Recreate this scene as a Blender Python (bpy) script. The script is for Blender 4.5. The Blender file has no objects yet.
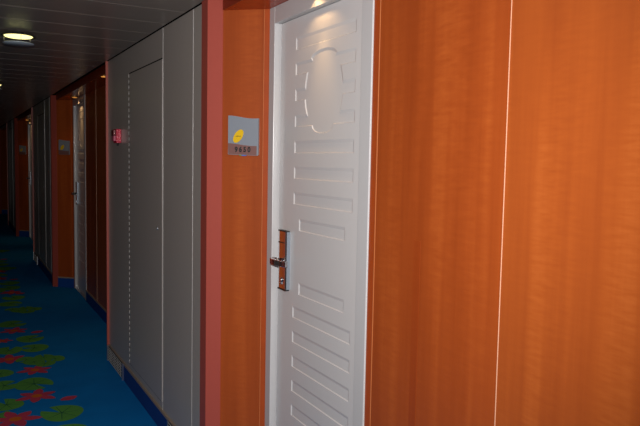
import bpy, bmesh, math, random
from mathutils import Vector, Matrix
from mathutils.geometry import tessellate_polygon

S = bpy.context.scene
COL = S.collection
random.seed(7)

# ---------------------------------------------------------------- camera, world, lights, exposure
cam_d = bpy.data.cameras.new('camera')
cam = bpy.data.objects.new('camera', cam_d); COL.objects.link(cam)
cam_d.sensor_width = 36.0
cam_d.lens = 36.0 * 670.0 / 640.0
cam_d.clip_start = 0.02
EYE = 1.42
# columns: camera right, camera up, camera back, in the room's axes (corridor runs along +Y)
right = Vector((0.8791, -0.4762, 0.0189)).normalized()
fwd = Vector((0.4765, 0.8758, -0.0772)); fwd = (fwd - right * fwd.dot(right)).normalized()
up = right.cross(fwd)
cam.matrix_world = Matrix(((right.x, up.x, -fwd.x, 0), (right.y, up.y, -fwd.y, 0), (right.z, up.z, -fwd.z, EYE), (0, 0, 0, 1)))
S.camera = cam

world = bpy.data.worlds.new('world'); S.world = world; world.use_nodes = True
world.node_tree.nodes['Background'].inputs[0].default_value = (0.9, 0.85, 0.8, 1)
world.node_tree.nodes['Background'].inputs[1].default_value = 0.0

# the camera's pop-up flash
fl_d = bpy.data.lights.new('camera_flash', 'SPOT')
fl_d.energy = 275.0; fl_d.color = (1.0, 0.96, 0.93); fl_d.shadow_soft_size = 0.015
fl_d.spot_size = math.radians(108); fl_d.spot_blend = 1.0
fl = bpy.data.objects.new('camera_flash', fl_d); COL.objects.link(fl)
fl_dir = (fwd + right * -0.22 + up * 0.03).normalized()
fl.location = Vector((0, 0, EYE)) + up * 0.09
fl.rotation_euler = (-fl_dir).to_track_quat('Z', 'Y').to_euler()

S.view_settings.view_transform = 'Standard'
S.view_settings.look = 'None'
S.view_settings.gamma = 1.0
S.view_settings.use_curve_mapping = False
S.view_settings.exposure = 0.0

# ---------------------------------------------------------------- materials
def new_mat(name):
    m = bpy.data.materials.new(name); m.use_nodes = True
    return m, m.node_tree, m.node_tree.nodes['Principled BSDF']

def plain(name, col, rough=0.5, metal=0.0, spec=0.5, noise=0.0, scale=30.0, bump=0.0):
    m, t, b = new_mat(name)
    b.inputs['Base Color'].default_value = (*col, 1)
    b.inputs['Roughness'].default_value = rough
    b.inputs['Metallic'].default_value = metal
    b.inputs['Specular IOR Level'].default_value = spec
    if noise or bump:
        tc = t.nodes.new('ShaderNodeTexCoord'); n = t.nodes.new('ShaderNodeTexNoise')
        n.inputs['Scale'].default_value = scale; n.inputs['Detail'].default_value = 4
        t.links.new(tc.outputs['Object'], n.inputs['Vector'])
        if noise:
            mx = t.nodes.new('ShaderNodeMix'); mx.data_type = 'RGBA'
            mx.inputs['A'].default_value = (*[c * (1 - noise) for c in col], 1)
            mx.inputs['B'].default_value = (*[min(1, c * (1 + noise)) for c in col], 1)
            t.links.new(n.outputs['Fac'], mx.inputs['Factor'])
            t.links.new(mx.outputs['Result'], b.inputs['Base Color'])
        if bump:
            bp = t.nodes.new('ShaderNodeBump'); bp.inputs['Strength'].default_value = bump
            bp.inputs['Distance'].default_value = 0.002
            t.links.new(n.outputs['Fac'], bp.inputs['Height']); t.links.new(bp.outputs['Normal'], b.inputs['Normal'])
    return m

def emit(name, col, strength):
    m, t, b = new_mat(name)
    b.inputs['Base Color'].default_value = (*col, 1)
    b.inputs['Emission Color'].default_value = (*col, 1)
    b.inputs['Emission Strength'].default_value = strength
    return m

def wood(name, dark, mid, light, rough=0.38, seed=0.0):
    """cherry laminate: grain runs up the wall, with wide plank bands and faint cross figure"""
    m, t, b = new_mat(name)
    L = t.links.new; N = t.nodes.new
    tc = N('ShaderNodeTexCoord')
    def noise(scale, sx, sy, sz, detail=3, rough_=0.5):
        mp = N('ShaderNodeMapping'); mp.inputs['Scale'].default_value = (sx, sy, sz)
        mp.inputs['Location'].default_value = (seed, seed * 1.7, seed * 0.3)
        L(tc.outputs['Object'], mp.inputs['Vector'])
        n = N('ShaderNodeTexNoise'); n.inputs['Scale'].default_value = scale
        n.inputs['Detail'].default_value = detail; n.inputs['Roughness'].default_value = rough_
        L(mp.outputs['Vector'], n.inputs['Vector']); return n.outputs['Fac']
    bands = noise(9, 1, 1, 0.10, 2)
    grain = noise(60, 1, 1, 0.035, 4, 0.6)
    figure = noise(42, 0.45, 0.45, 2.4, 2)
    def madd(a, k, c):
        q = N('ShaderNodeMath'); q.operation = 'MULTIPLY_ADD'; q.inputs[1].default_value = k
        L(a, q.inputs[0])
        if isinstance(c, float): q.inputs[2].default_value = c
        else: L(c, q.inputs[2])
        return q.outputs[0]
    # the cross figure only shows inside some of the bands
    msk = N('ShaderNodeMapRange'); msk.inputs['From Min'].default_value = 0.46; msk.inputs['From Max'].default_value = 0.64
    msk.inputs['To Min'].default_value = 0.25; L(noise(13, 1, 1, 0.05, 1), msk.inputs['Value'])
    f2 = N('ShaderNodeMath'); f2.operation = 'MULTIPLY'; L(figure, f2.inputs[0]); L(msk.outputs[0], f2.inputs[1])
    v = madd(bands, 0.40, 0.08); v = madd(grain, 0.20, v); v = madd(f2.outputs[0], 0.40, v)
    r = N('ShaderNodeValToRGB')
    r.color_ramp.elements[0].position = 0.25; r.color_ramp.elements[0].color = (*dark, 1)
    r.color_ramp.elements[1].position = 0.80; r.color_ramp.elements[1].color = (*light, 1)
    e = r.color_ramp.elements.new(0.52); e.color = (*mid, 1)
    L(v, r.inputs['Fac']); L(r.outputs['Color'], b.inputs['Base Color'])
    b.inputs['Roughness'].default_value = rough
    b.inputs['Specular IOR Level'].default_value = 0.4
    return m

def carpet(name, c0, c1):
    m, t, b = new_mat(name)
    L = t.links.new; N = t.nodes.new
    tc = N('ShaderNodeTexCoord')
    n = N('ShaderNodeTexNoise'); n.inputs['Scale'].default_value = 260; n.inputs['Detail'].default_value = 3
    L(tc.outputs['Object'], n.inputs['Vector'])
    w = N('ShaderNodeTexNoise'); w.inputs['Scale'].default_value = 5; w.inputs['Detail'].default_value = 2
    L(tc.outputs['Object'], w.inputs['Vector'])
    a = N('ShaderNodeMath'); a.operation = 'MULTIPLY_ADD'; a.inputs[1].default_value = 0.6
    L(n.outputs['Fac'], a.inputs[0])
    k = N('ShaderNodeMath'); k.operation = 'MULTIPLY'; k.inputs[1].default_value = 0.4
    L(w.outputs['Fac'], k.inputs[0]); L(k.outputs[0], a.inputs[2])
    mx = N('ShaderNodeMix'); mx.data_type = 'RGBA'
    mx.inputs['A'].default_value = (*c0, 1); mx.inputs['B'].default_value = (*c1, 1)
    L(a.outputs[0], mx.inputs['Factor']); L(mx.outputs['Result'], b.inputs['Base Color'])
    b.inputs['Roughness'].default_value = 0.95; b.inputs['Specular IOR Level'].default_value = 0.1
    bp = N('ShaderNodeBump'); bp.inputs['Strength'].default_value = 0.5; bp.inputs['Distance'].default_value = 0.003
    L(n.outputs['Fac'], bp.inputs['Height']); L(bp.outputs['Normal'], b.inputs['Normal'])
    return m

M = {}
M['wood'] = wood('cherry_wood', (0.24, 0.040, 0.006), (0.325, 0.062, 0.010), (0.41, 0.091, 0.016))
M['wood2'] = wood('cherry_wood_second_panel', (0.27, 0.051, 0.009), (0.36, 0.078, 0.013), (0.445, 0.110, 0.021), seed=3.7)
M['wood_edge'] = plain('cherry_wood_edge', (0.34, 0.055, 0.007), 0.4, noise=0.15, scale=20)
M['wood_streak'] = wood('cherry_wood_dark_streak', (0.235, 0.036, 0.005), (0.30, 0.052, 0.008), (0.38, 0.078, 0.013), seed=5.1)
M['seam'] = plain('pale_panel_seam', (0.50, 0.17, 0.06), 0.4)
M['seam_white'] = plain('white_panel_seam', (0.72, 0.42, 0.28), 0.4)
M['grey'] = plain('warm_grey_laminate', (0.40, 0.365, 0.335), 0.32, noise=0.04, scale=40)
M['grey_seam'] = plain('pale_aluminium_seam', (0.54, 0.53, 0.52), 0.4, metal=0.2)
M['grey_light'] = plain('light_grey_metal', (0.48, 0.46, 0.44), 0.4)
M['gap'] = plain('dark_gap', (0.015, 0.014, 0.013), 0.9, spec=0.0)
M['salmon'] = plain('salmon_paint', (0.36, 0.066, 0.046), 0.45, noise=0.03, scale=50)
M['soffit'] = wood('red_soffit_laminate', (0.28, 0.024, 0.002), (0.36, 0.032, 0.003), (0.44, 0.042, 0.004), rough=0.22, seed=1.3)
M['white'] = plain('white_door_paint', (0.585, 0.58, 0.585), 0.28, noise=0.015, scale=30)
M['white_frame'] = plain('white_frame_paint', (0.50, 0.50, 0.51), 0.30, noise=0.015, scale=30)
M['ceiling'] = plain('taupe_metal_ceiling', (0.25, 0.215, 0.19), 0.30, metal=0.25, noise=0.05, scale=12)
M['ceiling_seam'] = plain('pale_ceiling_joint', (0.42, 0.40, 0.38), 0.4)
M['chrome'] = plain('polished_chrome', (0.62, 0.63, 0.66), 0.10, metal=1.0)
M['steel'] = plain('brushed_steel', (0.55, 0.57, 0.62), 0.28, metal=1.0)
M['blue_reflection'] = plain('bluish_painted_reflection', (0.27, 0.32, 0.38), 0.35, metal=0.4)  # bluish reflection on the lock plate's edge, put into the colour
M['fascia'] = plain('dark_red_fascia', (0.22, 0.022, 0.005), 0.35)
M['black'] = plain('black_plastic', (0.012, 0.012, 0.012), 0.5)
M['carpet'] = carpet('blue_carpet', (0.0, 0.092, 0.285), (0.002, 0.21, 0.60))
M['lily'] = carpet('green_lily_pad_pile', (0.05, 0.18, 0.03), (0.11, 0.34, 0.07))
M['vein'] = carpet('dark_green_pile', (0.006, 0.055, 0.035), (0.012, 0.09, 0.06))
M['petal'] = carpet('red_flower_pile', (0.30, 0.025, 0.055), (0.56, 0.060, 0.11))
M['stamen'] = carpet('orange_flower_pile', (0.38, 0.07, 0.010), (0.60, 0.15, 0.02))
M['skirting'] = carpet('navy_skirting', (0.005, 0.035, 0.17), (0.010, 0.07, 0.31))
M['tan'] = plain('tan_cap_strip', (0.30, 0.225, 0.16), 0.45)
M['vent'] = plain('grey_vent_metal', (0.50, 0.48, 0.44), 0.5)
M['sign_grey'] = plain('sign_brushed_silver', (0.215, 0.245, 0.29), 0.4, metal=0.1, noise=0.03, scale=200)
M['sign_brown'] = plain('sign_mauve_band', (0.17, 0.082, 0.075), 0.45)
M['yellow'] = plain('sign_yellow_emblem', (0.66, 0.43, 0.004), 0.4)
M['tab_blue'] = plain('blue_tab', (0.02, 0.14, 0.62), 0.4)
M['tab_green'] = plain('green_tab', (0.05, 0.32, 0.06), 0.4)
M['red'] = plain('red_alarm_plastic', (0.50, 0.010, 0.045), 0.35)
M['dark_red'] = plain('dark_red_alarm_plastic', (0.12, 0.004, 0.008), 0.4)
M['pink'] = plain('pink_alarm_label', (0.50, 0.10, 0.17), 0.4)
M['lamp'] = emit('lamp_glow', (1.0, 0.88, 0.36), 1.7)
M['spot_lens'] = emit('downlight_glow', (1.0, 0.42, 0.08), 0.7)
M['glass_grey'] = plain('frosted_grey_glass', (0.30, 0.36, 0.42), 0.30)
M['brass'] = plain('downlight_brass_ring', (0.55, 0.34, 0.12), 0.3, metal=1.0)

# ---------------------------------------------------------------- mesh helpers
MIRROR = 0.035 * 2     # the left side of the corridor mirrors the right side about X = 0.035

def prism(bm, pts, z0, z1, mi=0):
    """vertical prism over an XY outline"""
    lo = [bm.verts.new((x, y, z0)) for x, y in pts]
    hi = [bm.verts.new((x, y, z1)) for x, y in pts]
    fs = [bm.faces.new(lo[::-1]), bm.faces.new(hi)]
    n = len(pts)
    for i in range(n):
        fs.append(bm.faces.new((lo[i], lo[(i + 1) % n], hi[(i + 1) % n], hi[i])))
    for f in fs: f.material_index = mi
    return fs

def box(bm, x0, x1, y0, y1, z0, z1, mi=0):
    return prism(bm, [(x0, y0), (x1, y0), (x1, y1), (x0, y1)], z0, z1, mi)

def slab(bm, p, q, t, z0, z1, mi=0, back=0.0):
    """upright board whose front runs p -> q in plan; t of thickness goes to the right of p -> q"""
    d = (Vector(q) - Vector(p)).normalized(); n = Vector((d.y, -d.x))
    a = Vector(p) + n * back; b = Vector(q) + n * back
    prism(bm, [tuple(a), tuple(b), tuple(b + n * t), tuple(a + n * t)], z0, z1, mi)

def tube(bm, pts, r, seg=12, mi=0, radii=None):
    pts = [Vector(p) for p in pts]; rings = []
    for i, p in enumerate(pts):
        a = pts[max(0, i - 1)]; b = pts[min(len(pts) - 1, i + 1)]
        t = (b - a).normalized()
        u = t.cross(Vector((0, 0, 1)))
        if u.length < 1e-3: u = t.cross(Vector((1, 0, 0)))
        u.normalize(); v = t.cross(u)
        rr = radii[i] if radii else r
        rings.append([bm.verts.new(p + (u * math.cos(2 * math.pi * k / seg) + v * math.sin(2 * math.pi * k / seg)) * rr) for k in range(seg)])
    for i in range(len(rings) - 1):
        for k in range(seg):
            f = bm.faces.new((rings[i][k], rings[i][(k + 1) % seg], rings[i + 1][(k + 1) % seg], rings[i + 1][k]))
            f.material_index = mi; f.smooth = True
    for rg in (rings[0][::-1], rings[-1]):
        f = bm.faces.new(rg); f.material_index = mi

def lathe(bm, c, prof, seg=40, mi=0):
    """profile of (radius, z) turned about a vertical axis at c"""
    rings = []
    for r, z in prof:
        rings.append([bm.verts.new((c[0] + r * math.cos(2 * math.pi * k / seg), c[1] + r * math.sin(2 * math.pi * k / seg), c[2] + z)) for k in range(seg)])
    for i in range(len(rings) - 1):
        for k in range(seg):
            f = bm.faces.new((rings[i][k], rings[i][(k + 1) % seg], rings[i + 1][(k + 1) % seg], rings[i + 1][k]))
            f.material_index = mi; f.smooth = True
    bm.faces.new(rings[0][::-1]).material_index = mi
    bm.faces.new(rings[-1]).material_index = mi

def obj(name, bm, mats, parent=None, bevel=0.0, mirror=False):
    """link bm (room coordinates) as one mesh object; under a parent the mesh becomes local to it"""
    if mirror:
        for v in bm.verts: v.co.x = MIRROR - v.co.x
    bmesh.ops.recalc_face_normals(bm, faces=bm.faces)
    me = bpy.data.meshes.new(name)
    if parent is not None:
        bm.transform(Matrix.Translation(-world_loc(parent)))
    bm.to_mesh(me); bm.free()
    for m in (mats if isinstance(mats, (list, tuple)) else [mats]): me.materials.append(m)
    o = bpy.data.objects.new(name, me); COL.objects.link(o)
    if parent is not None: o.parent = parent
    if bevel:
        md = o.modifiers.new('bevel', 'BEVEL'); md.width = bevel; md.segments = 2; md.limit_method = 'ANGLE'
    return o

def world_loc(o):
    v = Vector(o.location)
    while o.parent: o = o.parent; v += o.location
    return v

def tag(o, label, cat, group=None, kind=None):
    o['label'] = label; o['category'] = cat
    if group: o['group'] = group
    if kind: o['kind'] = kind
    return o

def empty(name, loc, label, cat, group=None, kind=None):
    o = bpy.data.objects.new(name, None); COL.objects.link(o); o.location = loc
    o.empty_display_size = 0.1
    return tag(o, label, cat, group, kind)

def copy_tree(o, parent=None, dy=0.0):
    c = o.copy(); COL.objects.link(c)
    if parent: c.parent = parent
    else: c.location.y += dy
    for ch in list(o.children): copy_tree(ch, c)
    return c

BM = bmesh.new

# ---------------------------------------------------------------- plan (metres): camera stands at X 0, Y 0
PITCH = 5.1            # the corridor repeats: grey locker wall, then a cabin-door recess
G = 0.920              # face of the grey wall
W = 1.106              # face of the recessed orange wall
FR = 1.102             # face of the white door frame
LEAF = 1.126           # face of the door leaf
G0, G1 = 2.72, 4.745   # the grey wall's stretch along Y
CEIL = 2.067; SOFF = 2.016
P0 = (0.905, 2.645); P1 = (FR, 2.475)     # the splayed side of a recess
def on_splay(t, off=0.0):
    d = (Vector(P1) - Vector(P0)).normalized(); n = Vector((-d.y, d.x))   # into the wall
    n = Vector((0.17, 0.195)).normalized()
    q = Vector(P0) + d * t + n * off
    return (q.x, q.y)
Y_NEAR, Y_FAR = -2.45, 20.2
BAYS = (-1, 0, 1, 2, 3)

# ---------------------------------------------------------------- floor: blue carpet with lily pads and red flowers woven in
bm = BM()
box(bm, -1.3, 1.5, Y_NEAR - 0.1, Y_FAR + 0.1, -0.05, 0.0, 0)
layer = [0.0006]
def flat(pts, mi):
    layer[0] += 0.000004
    f = bm.faces.new([bm.verts.new((x, y, layer[0])) for x, y in pts]); f.material_index = mi
    f.normal_update()
    if f.normal.z < 0: f.normal_flip()
def pad(x, y, r, ang, notch=0.5, wob=0.08):
    n = 30; pts = []
    for k in range(n + 1):
        a = ang + notch / 2 + (2 * math.pi - notch) * k / n
        rr = r * (1 + wob * math.sin(3 * a + x * 40) * 0.6)
        pts.append((x + rr * math.cos(a), y + rr * 1.12 * math.sin(a)))
    pts.append((x + r * 0.12 * math.cos(ang), y + r * 0.12 * math.sin(ang)))
    flat(pts, 1)
    for k in range(7):
        a = ang + 0.55 + (2 * math.pi - 1.1) * k / 6
        p = Vector((x, y)); q = p + Vector((math.cos(a), 1.1 * math.sin(a))) * r * 0.85
        nrm = Vector((-math.sin(a), math.cos(a))) * r * 0.022
        flat([tuple(p + nrm), tuple(q + nrm * 0.5), tuple(q - nrm * 0.5), tuple(p - nrm)], 2)
def petal(x, y, a, l, w):
    d = Vector((math.cos(a), math.sin(a))); n = Vector((-d.y, d.x)); c = Vector((x, y))
    prof = [(0.08, 0.25), (0.35, 0.9), (0.6, 1.0), (0.85, 0.55), (1.0, 0.0)]
    pts = [c + d * l * s + n * w * k for s, k in prof] + [c + d * l * s - n * w * k for s, k in prof[-2::-1]]
    flat([tuple(p) for p in pts], 3)
def flower(x, y, r, ang):
    for k in range(6): petal(x, y, ang + k * math.pi / 3, r * (1.0 + 0.12 * (k % 2)), r * 0.25)
    flat([(x + r * 0.26 * math.cos(i * math.pi / 6), y + r * 0.26 * math.sin(i * math.pi / 6)) for i in range(12)], 4)
def bud(x, y, r, ang):
    petal(x - r * math.cos(ang), y - r * math.sin(ang), ang, 2 * r, r * 0.62)
def trefoil(x, y, r):
    for dx, dy in ((0.10, 0.16), (0.50, -0.08), (-0.32, -0.16), (-0.58, 0.10), (0.05, -0.38)):
        pad(x + dx * r * 2.0, y + dy * r * 3.4, r * 0.78, 1.0 + dx * 6, 0.3)
def motif(dy, dx=0.0, sx=1):
    X = lambda v: dx + sx * v
    for x, y, r, a in ((0.488, 3.85, 0.112, 2.3), (0.400, 4.425, 0.112, -0.8), (0.236, 4.467, 0.085, 0.4), (0.225, 4.11, 0.09, 1.9),
                       (0.225, 4.73, 0.08, 2.6), (0.479, 5.556, 0.10, 0.5), (0.482, 5.271, 0.098, 2.9), (0.310, 5.277, 0.095, 1.2),
                       (0.387, 6.11, 0.11, 0.2), (0.478, 7.245, 0.105, 2.0), (0.43, 6.957, 0.11, -0.5), (0.33, 3.42, 0.10, 1.0),
                       (0.475, 3.55, 0.11, 2.5), (0.14, 3.95, 0.10, 0.8), (0.12, 5.0, 0.10, 2.2), (0.20, 6.6, 0.10, 1.1)):
        pad(X(x), y + dy, r, a if sx > 0 else math.pi - a)
    for x, y, r, a in ((0.393, 4.19, 0.115, 0.3), (0.254, 3.86, 0.125, 0.8), (0.434, 4.715, 0.105, 0.1), (0.300, 5.04, 0.115, 0.5),
                       (0.387, 5.866, 0.105, 0.2), (0.285, 5.571, 0.07, 0.9), (0.477, 7.544, 0.11, 0.4), (0.10, 4.35, 0.11, 0.2)):
        flower(X(x), y + dy, r, a)
    for x, y in ((0.553, 4.07), (0.546, 5.75), (0.55, 7.45)): bud(X(x), y + dy, 0.056, 0.35)
    trefoil(X(0.50), 4.95 + dy, 0.085); trefoil(X(0.53), 6.66 + dy, 0.085)
for q in range(-1, 4):
    motif(4.25 * q - (0.0))
    motif(4.25 * q + 1.6, -0.05, -1)
floor = obj('floor', bm, [M['carpet'], M['lily'], M['vein'], M['petal'], M['stamen']])
tag(floor, 'blue corridor carpet woven with green lily pads and red flowers', 'floor', kind='structure')

# ---------------------------------------------------------------- ceiling: taupe metal slats across the corridor
bm = BM()
GL = MIRROR - G
y = 2.96 - 0.2975 * 19
edges = []
while y < Y_FAR + 0.2:
    box(bm, GL - 0.005, G - 0.012, y + 0.002, y + 0.2955, CEIL, CEIL + 0.02, 0)
    odd = round((y - 3.2575) / 0.2975) % 2
    box(bm, GL, G - 0.014, y - 0.003, y + 0.003, CEIL + 0.0015, CEIL + 0.02, 0 if odd and abs(y - 2.96) > 0.05 else 1)
    y += 0.2975
box(bm, -1.3, 1.5, Y_NEAR - 0.1, Y_FAR + 0.1, CEIL + 0.02, CEIL + 0.06, 2)
ceiling = obj('ceiling', bm, [M['ceiling'], M['ceiling_seam'], M['gap']])
tag(ceiling, 'dark taupe metal slat ceiling of the corridor', 'ceiling', kind='structure')

# ---------------------------------------------------------------- the two long walls
def side_wall(name, label, mirror):
    root = empty(name, (MIRROR - G if mirror else G, 0, 0), label, 'wall', kind='structure')
    def part(n, b, m, lab=None):
        o = obj(n, b, m, root, mirror=mirror)
        if lab: o['label'] = lab
        return o
    for k in BAYS:
        o = PITCH * k
        # grey locker stretch, with pale panel joints
        b = BM()
        box(b, G, G + 0.30, G0 + o, G1 + o, 0.0, CEIL, 0)
        part('grey_panel', b, [M['grey']], 'warm grey laminate panelling')
        b = BM()
        for yy, w in ((2.878, 0.003), (3.365, 0.0035)):
            box(b, G - 0.0012, G + 0.01, yy + o - w / 2, yy + o + w / 2, 0.112, CEIL, 0)
        part('panel_joint', b, [M['grey_seam']], 'thin pale joint strips')
        # recess before this grey stretch: orange wall, splayed side, soffit
        ya = max(G1 + o - PITCH, Y_NEAR); yd0, yd1 = 1.719 + o, 2.478 + o
        if k >= 0 or mirror:
            b = BM()
            if mirror:
                box(b, W, W + 0.2, ya + 0.02, 2.50 + o, 0, CEIL)
            else:
                box(b, W, W + 0.2, ya + 0.02, 1.150 + o, 0, CEIL)
            part('wood_panel', b, [M['wood2']])
            if not mirror:
                b = BM(); box(b, W, W + 0.2, 1.150 + o, 1.686 + o, 0, CEIL); part('wood_panel', b, [M['wood']])
                b = BM(); box(b, W, W + 0.2, 1.686 + o, yd0, 0, CEIL); part('wood_strip', b, [M['wood_edge']])
                b = BM(); box(b, W - 0.0004, W + 0.01, 1.459 + o, 1.490 + o, 0.115, 1.208); part('veneer_streak', b, [M['wood_streak']], 'darker streak in the veneer')
                b = BM(); box(b, W + 0.1, W + 0.2, yd0, 2.50 + o, 0, CEIL); part('backing', b, [M['gap']])
                b = BM(); box(b, W - 0.0012, W + 0.01, 1.1492 + o, 1.1509 + o, 0, SOFF); part('panel_seam', b, [M['seam_white']], 'pale vertical seam')
                b = BM(); box(b, W - 0.0010, W + 0.01, 1.6838 + o, 1.6868 + o, 0, SOFF); part('panel_seam', b, [M['seam']], 'light orange vertical seam')
                b = BM(); box(b, FR + 0.003, W + 0.12, yd0, yd1 + 0.03, SOFF + 0.0, CEIL); part('wood_head', b, [M['wood_edge']])
        s = lambda t, off=0.0: (on_splay(t, off)[0], on_splay(t, off)[1] + o)
        b = BM(); prism(b, [s(0.062, 0.003), s(0.2375, 0.003), s(0.2375, 0.05), s(0.062, 0.05)], 0, CEIL); part('splayed_wood_panel', b, [M['wood']])
        b = BM(); prism(b, [s(0.2375, 0.002), s(0.2390, 0.002), s(0.2390, 0.03), s(0.2375, 0.03)], 0, SOFF); part('panel_seam', b, [M['seam']], 'light orange vertical seam')
        b = BM(); prism(b, [s(0.2390, 0.003), s(0.262, 0.003), s(0.262, 0.05), s(0.2390, 0.05)], 0, CEIL); part('wood_strip', b, [M['wood_edge']])
        # far jamb of the recess slopes back the other way
        b = BM()
        yq = G1 + o
        prism(b, [(G + 0.005, yq + 0.016), (G + 0.05, yq + 0.016), (W + 0.05, yq + 0.20), (W + 0.05, yq + 0.26), (W, yq + 0.26)], 0, CEIL)
        part('splayed_wood_panel', b, [M['wood']])
        b = BM()
        box(b, 0.958, 1.24, ya + 0.02, 2.64 + o, SOFF, CEIL + 0.015, 0)
        f_ = BM(); box(f_, 0.952, 0.958, ya + 0.02, 2.60 + o, SOFF, CEIL + 0.015); part('fascia', f_, [M['fascia']], 'dark red fascia board')
        part('soffit', b, [M['soffit']], 'glossy dark red soffit')
    return root
wall_right = side_wall('wall_right', 'right corridor wall of grey panels and recessed orange wood bays', False)
wall_left = side_wall('wall_left', 'left corridor wall opposite the cabin doors', True)
for nm, yy, lab in (('wall_back', Y_NEAR - 0.05, 'wall closing the corridor behind the camera'), ('wall_front', Y_FAR, 'dark wall at the far end of the corridor')):
    b = BM(); box(b, -1.3, 1.5, yy, yy + 0.05, 0, CEIL + 0.02)
    tag(obj(nm, b, [M['grey']]), lab, 'wall', kind='structure')

# salmon corner posts either side of each recess
n_trim = 0
words = {0: 'nearest', 1: 'second', 2: 'third', 3: 'fourth', -1: 'rear'}
for mirror in (False, True):
    for k in BAYS:
        o = PITCH * k
        side = 'left' if mirror else 'right'
        n_trim += 1
        b = BM(); prism(b, [(0.905, G0 + o), (0.905, P0[1] + o), (on_splay(0.064)[0], on_splay(0.064)[1] + o), (0.99, 2.62 + o), (0.99, G0 + o)], 0, CEIL)
        tag(obj('trim_%d' % n_trim, b, [M['salmon']], mirror=mirror), 'salmon corner post on the %s wall between the %s grey panels and the orange bay before them' % (side, words[k]), 'trim', kind='structure')
        n_trim += 1
        b = BM(); box(b, 0.905, 0.99, G1 + o, G1 + 0.016 + o, 0, CEIL)
        tag(obj('trim_%d' % n_trim, b, [M['salmon']], mirror=mirror), 'thin salmon edge strip on the %s wall at the far end of the %s grey panels' % (side, words[k]), 'trim', kind='structure')

# skirting: navy carpet strip with a tan cap
def skirting(name, label, mirror):
    b = BM()
    for k in BAYS:
        o = PITCH * k
        def seg(p, q):
            slab(b, p, q, 0.006, 0.0, 0.100, 0)
            slab(b, p, q, 0.008, 0.100, 0.113, 1)
        seg((G, G1 + o), (G, G0 + o))
        if k >= 0 or mirror:
            yb = 2.47 if mirror else 1.71
            seg((W, yb + o), (W, max(G1 + o - PITCH, Y_NEAR) + 0.25))
        s = lambda t: (on_splay(t)[0], on_splay(t)[1] + o)
        seg(s(0.066), s(0.258))
    tag(obj(name, b, [M['skirting'], M['tan']], mirror=mirror), label, 'baseboard', kind='structure')
skirting('baseboard_right', 'navy skirting with tan cap along the right corridor wall', False)
skirting('baseboard_left', 'navy skirting with tan cap along the left corridor wall', True)

# ---------------------------------------------------------------- cabin doors
def offset_in(pts, d):
    n = len(pts); out = []
    area = sum(pts[i][0] * pts[(i + 1) % n][1] - pts[(i + 1) % n][0] * pts[i][1] for i in range(n))
    sg = 1 if area > 0 else -1
    for i in range(n):
        p0, p1, p2 = Vector(pts[i - 1]), Vector(pts[i]), Vector(pts[(i + 1) % n])
        d1 = (p1 - p0).normalized(); d2 = (p2 - p1).normalized()
        n1 = Vector((-d1.y, d1.x)) * sg; n2 = Vector((-d2.y, d2.x)) * sg
        m = (n1 + n2); L = max(m.dot(n1), 0.35)
        out.append(tuple(p1 + m * (d / L)))
    return out

def door_panels():
    rects = [(1.852, 2.284, 1.832, 1.878)]
    for zc in (1.4705, 1.3745, 1.2770): rects.append((1.852, 2.284, zc - 0.0225, zc + 0.0235))
    rects.append((1.896, 2.235, 1.157, 1.203)); rects.append((1.896, 2.231, 0.915, 0.961))
    for j in range(6): rects.append((1.850, 2.279, 0.8185 - 0.0965 * j, 0.8645 - 0.0965 * j))
    polys = [[(a, c), (b_, c), (b_, d), (a, d)] for a, b_, c, d in rects]
    ym = 2.0675
    # the shield: an upright oval crossed by three bars
    half = []          # right half, from top centre down, as (dy, z)
    for i in range(9):
        a = math.pi / 2 * (1 - i / 8) ; half.append((0.094 * math.cos(a), 1.784 + 0.026 * math.sin(a)))
    half[-1] = (0.090, 1.784)
    half += [(0.216, 1.784), (0.216, 1.738), (0.124, 1.738), (0.133, 1.712), (0.138, 1.688), (0.216, 1.688), (0.216, 1.642),
             (0.138, 1.642), (0.133, 1.616), (0.122, 1.590), (0.216, 1.590), (0.216, 1.546), (0.079, 1.546)]
    for i in range(1, 8):
        a = math.pi / 2 * i / 8; half.append((0.079 * math.cos(a), 1.546 - 0.029 * math.sin(a)))
    half.append((0.0, 1.517))
    sh = [(ym + dy, z) for dy, z in half] + [(ym - dy, z) for dy, z in half[-2:0:-1]]
    polys.append(sh)
    return polys

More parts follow.
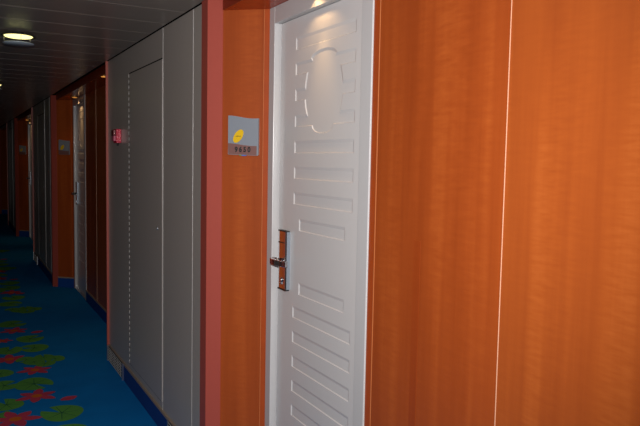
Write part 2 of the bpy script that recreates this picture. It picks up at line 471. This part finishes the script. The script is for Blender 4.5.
def cabin_door(idx, label):
    root = empty('door_%d' % idx, (FR, 2.095, 0), label, 'door', kind='structure')
    y0, y1 = 1.785, 2.413; z1 = 1.949
    # frame: architrave faces, reveals and a stop behind the leaf
    b = BM()
    box(b, FR, 1.20, 2.426, 2.474, 0, SOFF)
    box(b, FR, 1.20, 1.721, 1.783, 0, SOFF)
    box(b, FR, 1.20, 1.783, 2.426, z1 + 0.002, SOFF)
    obj('door_frame', b, [M['white_frame']], root, bevel=0.002)
    b = BM()
    box(b, LEAF + 0.012, 1.20, 2.4135, 2.4265, 0, z1 + 0.002)
    obj('door_stop', b, [M['white_frame']], root)
    # leaf with pressed-in panels
    b = BM(); polys = door_panels()
    D, BV = 0.0031, 0.0064
    outer = [(y0, 0.012), (y1, 0.012), (y1, z1), (y0, z1)]
    loops = [[Vector((p[0], p[1], 0)) for p in outer]] + [[Vector((p[0], p[1], 0)) for p in q] for q in polys]
    flatv = [p for l in loops for p in l]
    vs = [b.verts.new((LEAF, p.x, p.y)) for p in flatv]
    for tri in tessellate_polygon(loops):
        try: b.faces.new([vs[i] for i in tri])
        except ValueError: pass
    base = 4
    for q in polys:
        rim = vs[base:base + len(q)]; base += len(q)
        inner = [b.verts.new((LEAF + D, p[0] + 0.0016, p[1] - 0.0037)) for p in offset_in(q, BV)]   # the lower lip is steeper than the upper
        n = len(q)
        for i in range(n): b.faces.new((rim[i], rim[(i + 1) % n], inner[(i + 1) % n], inner[i]))
        tv = [Vector((v.co.y, v.co.z, 0)) for v in inner]
        for tri in tessellate_polygon([tv]): b.faces.new([inner[i] for i in tri])
    back = [b.verts.new((LEAF + 0.04, p[0], p[1])) for p in outer]
    for i in range(4): b.faces.new((vs[i], vs[(i + 1) % 4], back[(i + 1) % 4], back[i]))
    b.faces.new(back)
    obj('door_leaf', b, [M['white']], root)
    # threshold
    b = BM(); box(b, FR + 0.002, 1.19, 1.784, 2.425, 0, 0.010); obj('threshold', b, [M['steel']], root)
    # lock plate with its lever, thumb slot and cylinder
    b = BM()
    prism(b, [(LEAF, 2.308), (1.1115, 2.310), (1.1090, 2.316), (1.1085, 2.34), (1.1090, 2.369), (1.1115, 2.376), (LEAF, 2.378)], 0.920, 1.146)
    plate = obj('lock_plate', b, [M['chrome']], root, bevel=0.0015)
    plate['label'] = 'chrome lock plate'
    b = BM()
    box(b, 1.1075, LEAF - 0.002, 2.307, 2.379, 1.1455, 1.1495); box(b, 1.1075, LEAF - 0.002, 2.307, 2.379, 0.9165, 0.9205)
    box(b, 1.1078, LEAF - 0.002, 2.320, 2.376, 1.1000, 1.1035)
    obj('card_slot', b, [M['black']], plate)
    b = BM(); box(b, 1.112, LEAF, 2.3068, 2.3085, 0.921, 1.145)  # added strip: paints the bluish reflection along the chrome plate's near side
    obj('edge_reflection', b, [M['blue_reflection']], plate)['label'] = 'added strip coloured as a bluish reflection on the plate edge'
    b = BM()
    tube(b, [(1.110, 2.345, 1.030), (1.075, 2.345, 1.030)], 0.011, 16)
    obj('spindle', b, [M['chrome']], plate)
    b = BM()
    path = [(1.092, 2.351), (1.076, 2.347), (1.069, 2.328), (1.069, 2.290), (1.074, 2.255), (1.083, 2.236)]
    for i in range(len(path) - 1):
        slab(b, path[i], path[i + 1], 0.016, 1.022, 1.044)
    lever = obj('lever', b, [M['chrome']], plate, bevel=0.003)
    b = BM()
    tube(b, [(1.1085, 2.345, 0.955), (1.1030, 2.345, 0.955)], 0.009, 18)
    box(b, 1.1035, 1.1085, 2.3415, 2.3485, 0.938, 0.955)
    obj('lock_cylinder', b, [M['steel']], plate)
    return root
d1 = cabin_door(1, 'white cabin door with pressed panels and chrome lever beside the 9650 sign')
def far_door(k, idx, label):
    d = copy_tree(d1, dy=PITCH * k); d.name = 'door_%d' % idx; d['label'] = label
far_door(1, 2, 'white cabin door seen edge-on in the dark second bay')
far_door(2, 3, 'distant white cabin door in the third bay beyond the second grey wall')

# grey service doors flush in the grey wall
def service_door(idx, k, label):
    o = PITCH * k
    root = empty('door_%d' % idx, (G, 3.735 + o, 0.12), label, 'door', kind='structure')
    b = BM(); box(b, G - 0.0006, G + 0.004, 3.368 + o, 4.108 + o, 0.150, 1.922); obj('shadow_gap', b, [M['gap']], root)
    b = BM(); box(b, G - 0.0030, G + 0.003, 3.370 + o, 4.094 + o, 0.155, 1.914); obj('door_leaf', b, [M['grey']], root)
    b = BM()
    z = 0.16
    while z < 1.905:
        tube(b, [(G - 0.004, 4.103 + o, z), (G - 0.004, 4.103 + o, z + 0.022)], 0.0018, 8); z += 0.034
    h = obj('piano_hinge', b, [M['grey_light']], root); h['label'] = 'dotted bright piano hinge'
    b = BM(); tube(b, [(G - 0.002, 3.455 + o, 1.055), (G - 0.007, 3.455 + o, 1.055)], 0.009, 16)
    box(b, G - 0.008, G - 0.006, 3.4535 + o, 3.4565 + o, 1.050, 1.060); obj('key_lock', b, [M['steel']], root)
service_door(4, 0, 'flush grey service door beside the red alarm box')
service_door(5, 1, 'flush grey service door in the dark second grey wall')
service_door(6, 2, 'barely lit flush grey service door far down the corridor')

# ---------------------------------------------------------------- the cabin sign
def sign(k, label, numbered):
    o = PITCH * k
    d = (Vector(P1) - Vector(P0)).normalized(); n = Vector((-0.17, -0.195)).normalized()   # n faces the corridor
    org = Vector(P0) + d * 0.094 - n * 0.003
    root = empty('cabin_sign', (org.x, org.y + o, 1.44), label, 'sign', 'cabin number signs')
    def P(u, z, w): q = org + d * u + n * w; return (q.x, q.y + o, z)
    def outline(b, pts, w0, w1):
        lo = [b.verts.new(P(u, z, w0)) for u, z in pts]; hi = [b.verts.new(P(u, z, w1)) for u, z in pts]
        b.faces.new(lo); b.faces.new(hi)
        for i in range(len(pts)): b.faces.new((lo[i], lo[(i + 1) % len(pts)], hi[(i + 1) % len(pts)], hi[i]))
    Wd = 0.128
    wave = lambda u, z0, a: z0 + a * math.cos(math.pi * (u / Wd) * 1.15 + 0.1)
    us = [Wd * i / 20 for i in range(21)]
    b = BM(); outline(b, [(0.002, 1.440), (Wd - 0.004, 1.437), (Wd, 1.441)] + [(u, wave(u, 1.591, 0.006)) for u in us[::-1]] + [(0, 1.442)], 0.0, 0.011)
    obj('sign_plate', b, [M['sign_grey']], root)
    b = BM(); outline(b, [(0.002, 1.4415), (Wd - 0.0065, 1.4385)] + [(min(u, Wd - 0.0065), wave(u, 1.4805, 0.005)) for u in us[::-1]] + [(0.002, 1.444)], 0.0105, 0.0125)
    obj('number_band', b, [M['sign_brown']], root)
    # tilted yellow oval
    b = BM(); ca, sa = math.cos(math.radians(56)), math.sin(math.radians(56)); pts = []
    for i in range(36):
        a = 2 * math.pi * i / 36; e, f = 0.030 * math.cos(a), 0.0165 * math.sin(a)
        pts.append((0.044 + (e * ca - f * sa), 1.514 + (e * sa + f * ca)))
    outline(b, pts, 0.0105, 0.0140)
    em = obj('emblem', b, [M['yellow']], root); em['label'] = 'tilted yellow oval emblem'
    if numbered:
        b = BM()
        for u in (0.034, 0.0375, 0.0405, 0.0445, 0.048, 0.052):
            outline(b, [(u, 1.5125), (u + 0.0026, 1.5125), (u + 0.0026, 1.5155), (u, 1.5155)], 0.0138, 0.0144)
        obj('emblem_lettering', b, [M['black']], em)
        for ch, u in (('9', 0.036), ('6', 0.054), ('5', 0.072), ('0', 0.090)):
            cu = bpy.data.curves.new('digit', 'FONT'); cu.body = ch; cu.size = 0.028; cu.bevel_depth = 0.0012; cu.extrude = 0.0005
            cu.align_x = 'CENTER'
            to = bpy.data.objects.new('digit_text', cu); COL.objects.link(to)
            dg = bpy.context.evaluated_depsgraph_get(); me = bpy.data.meshes.new_from_object(to.evaluated_get(dg))
            bpy.data.objects.remove(to); bpy.data.curves.remove(cu)
            b = BM(); b.from_mesh(me); bpy.data.meshes.remove(me)
            for v in b.verts:
                x, yv, zz = v.co; v.co = Vector(P(u + x * 0.86, 1.4515 + yv, 0.0130 + zz))
            obj('digit', b, [M['black']], root)
        b = BM(); outline(b, [(0.048, 1.4365), (0.058, 1.4365), (0.058, 1.4405), (0.048, 1.4405)], 0.004, 0.010)
        obj('bottom_tab', b, [M['tab_green']], root)['label'] = 'green end of the tab below the sign'
        b = BM(); outline(b, [(0.058, 1.4355), (0.076, 1.4355), (0.080, 1.4400), (0.058, 1.4400)], 0.004, 0.010)
        obj('bottom_tab', b, [M['tab_blue']], root)['label'] = 'blue tab below the sign'
    return root
sign(0, 'silver and mauve cabin sign numbered 9650 with a yellow oval', True)
sign(1, 'dark cabin sign on the orange side of the second bay', False)
sign(2, 'tiny cabin sign in the far third bay', False)

# ---------------------------------------------------------------- red alarm box on the grey wall
root = empty('alarm_box', (G, 4.385, 1.51), 'small red alarm call box on the grey wall by the hinge of the service door', 'alarm')
b = BM(); box(b, 0.889, G, 4.338, 4.425, 1.510, 1.598); obj('housing', b, [M['red']], root, bevel=0.003)
b = BM(); box(b, 0.874, 0.8895, 4.352, 4.420, 1.556, 1.592); obj('cover', b, [M['dark_red']], root, bevel=0.002)
b = BM(); box(b, 0.876, 0.8895, 4.352, 4.420, 1.523, 1.554); obj('press_plate', b, [M['pink']], root, bevel=0.002)
b = BM(); tube(b, [(0.905, 4.37, 1.511), (0.905, 4.37, 1.494)], 0.006, 10); obj('reset_key', b, [M['black']], root)

# ---------------------------------------------------------------- vent grilles in the skirting
def vent(y0, y1, label):
    root = empty('vent_grille', (G - 0.006, (y0 + y1) / 2, 0), label, 'vent', 'skirting vent grilles')
    b = BM(); box(b, G - 0.0105, G - 0.006, y0, y1, 0.004, 0.104); obj('backing', b, [M['gap']], root)
    b = BM()
    yy = y0 + 0.012
    while yy < y1 - 0.012:
        box(b, G - 0.0118, G - 0.0104, yy, yy + 0.008, 0.006, 0.102); yy += 0.046
    for zz in (0.006, 0.024, 0.042, 0.060, 0.078, 0.096): box(b, G - 0.0115, G - 0.0104, y0, y1, zz, zz + 0.006)
    obj('louvre', b, [M['vent']], root)
    for ya, yb in ((y0 - 0.012, y0), (y1, y1 + 0.008)):
        b = BM(); box(b, G - 0.0165, G - 0.006, ya, yb, 0.0, 0.108); obj('end_cap', b, [M['steel']], root)
    return root
vent(4.275, 4.735, 'metal vent grille in the skirting at the far end of the nearest grey wall')
vent(2.80, 3.22, 'metal vent grille in the skirting below the narrow grey panel next to the salmon post')
vent(4.275 + PITCH, 4.735 + PITCH, 'metal vent grille low on the dark second grey wall')

# ---------------------------------------------------------------- lamps
def ceiling_lamp(y, label, x=0.303):
    root = empty('ceiling_lamp', (x, y, CEIL), label, 'ceiling light', 'disc lamps along the corridor ceiling')
    z = CEIL
    b = BM(); lathe(b, (x, y, z), [(0.030, -0.0002), (0.030, -0.003), (0.026, -0.004)], 32); obj('ceiling_plate', b, [M['chrome']], root)
    b = BM(); lathe(b, (x, y, z), [(0.020, -0.012), (0.080, -0.015), (0.084, -0.018), (0.084, -0.021), (0.071, -0.021), (0.071, -0.017), (0.020, -0.015)], 48); obj('shade', b, [M['black']], root)
    b = BM(); lathe(b, (x, y, z), [(0.070, -0.0175), (0.0705, -0.021), (0.064, -0.0255), (0.040, -0.027), (0.010, -0.0275)], 48); obj('bulb_disc', b, [M['lamp']], root)
    b = BM(); tube(b, [(x, y, z - 0.003), (x, y, z - 0.013)], 0.010, 14); obj('stem', b, [M['chrome']], root)
    for a in (0.6, 2.7, 4.8):
        b = BM()
        tube(b, [(x + 0.074 * math.cos(a), y + 0.074 * math.sin(a), z - 0.003), (x + 0.074 * math.cos(a), y + 0.074 * math.sin(a), z - 0.058)], 0.0012, 6)
        obj('hanger', b, [M['chrome']], root)
    b = BM(); lathe(b, (x, y, z), [(0.062, -0.055), (0.074, -0.056), (0.077, -0.059), (0.074, -0.0615), (0.066, -0.061), (0.064, -0.063), (0.010, -0.064)], 48)
    obj('diffuser', b, [M['glass_grey']], root)['label'] = 'grey frosted disc below the lamp'
    return root
ceiling_lamp(3.925, 'lit disc lamp on the corridor ceiling nearest the camera')
ceiling_lamp(6.72, 'lit disc lamp on the ceiling, second down the corridor')
ceiling_lamp(9.61, 'lit disc lamp on the ceiling, third down the corridor')

def downlight(x, y, label, power):
    root = empty('downlight', (x, y, SOFF), label, 'downlight', 'soffit downlights over the cabin doors')
    b = BM(); lathe(b, (x, y, SOFF), [(0.026, -0.0002), (0.034, -0.001), (0.033, -0.004), (0.026, -0.005)], 28); obj('ring', b, [M['brass']], root)
    b = BM(); lathe(b, (x, y, SOFF), [(0.004, -0.0045), (0.024, -0.0052), (0.020, -0.0075), (0.004, -0.009)], 24); obj('lens', b, [M['spot_lens']], root)
    # a reflector lamp: wide weak spill and a tight strong beam
    for deg, blend, pw in ((122, 0.5, power), (54, 1.0, power * 2.9)):
        ld = bpy.data.lights.new('downlight_beam', 'SPOT'); ld.energy = pw; ld.color = (1.0, 0.60, 0.26)
        ld.spot_size = math.radians(deg); ld.spot_blend = blend; ld.shadow_soft_size = 0.012
        lo = bpy.data.objects.new('downlight_beam', ld); COL.objects.link(lo); lo.parent = root; lo.location = (0, 0, -0.012)
    return root
for k, nm in ((0, 'nearest'), (1, 'second'), (2, 'third')):
    o = PITCH * k
    downlight(1.062, 2.07 + o, 'small warm downlight in the soffit over the %s cabin door' % nm, 1.5)
    downlight(0.975, 0.07 + o, 'small warm downlight in the soffit at the near end of the %s bay' % nm, 1.6)
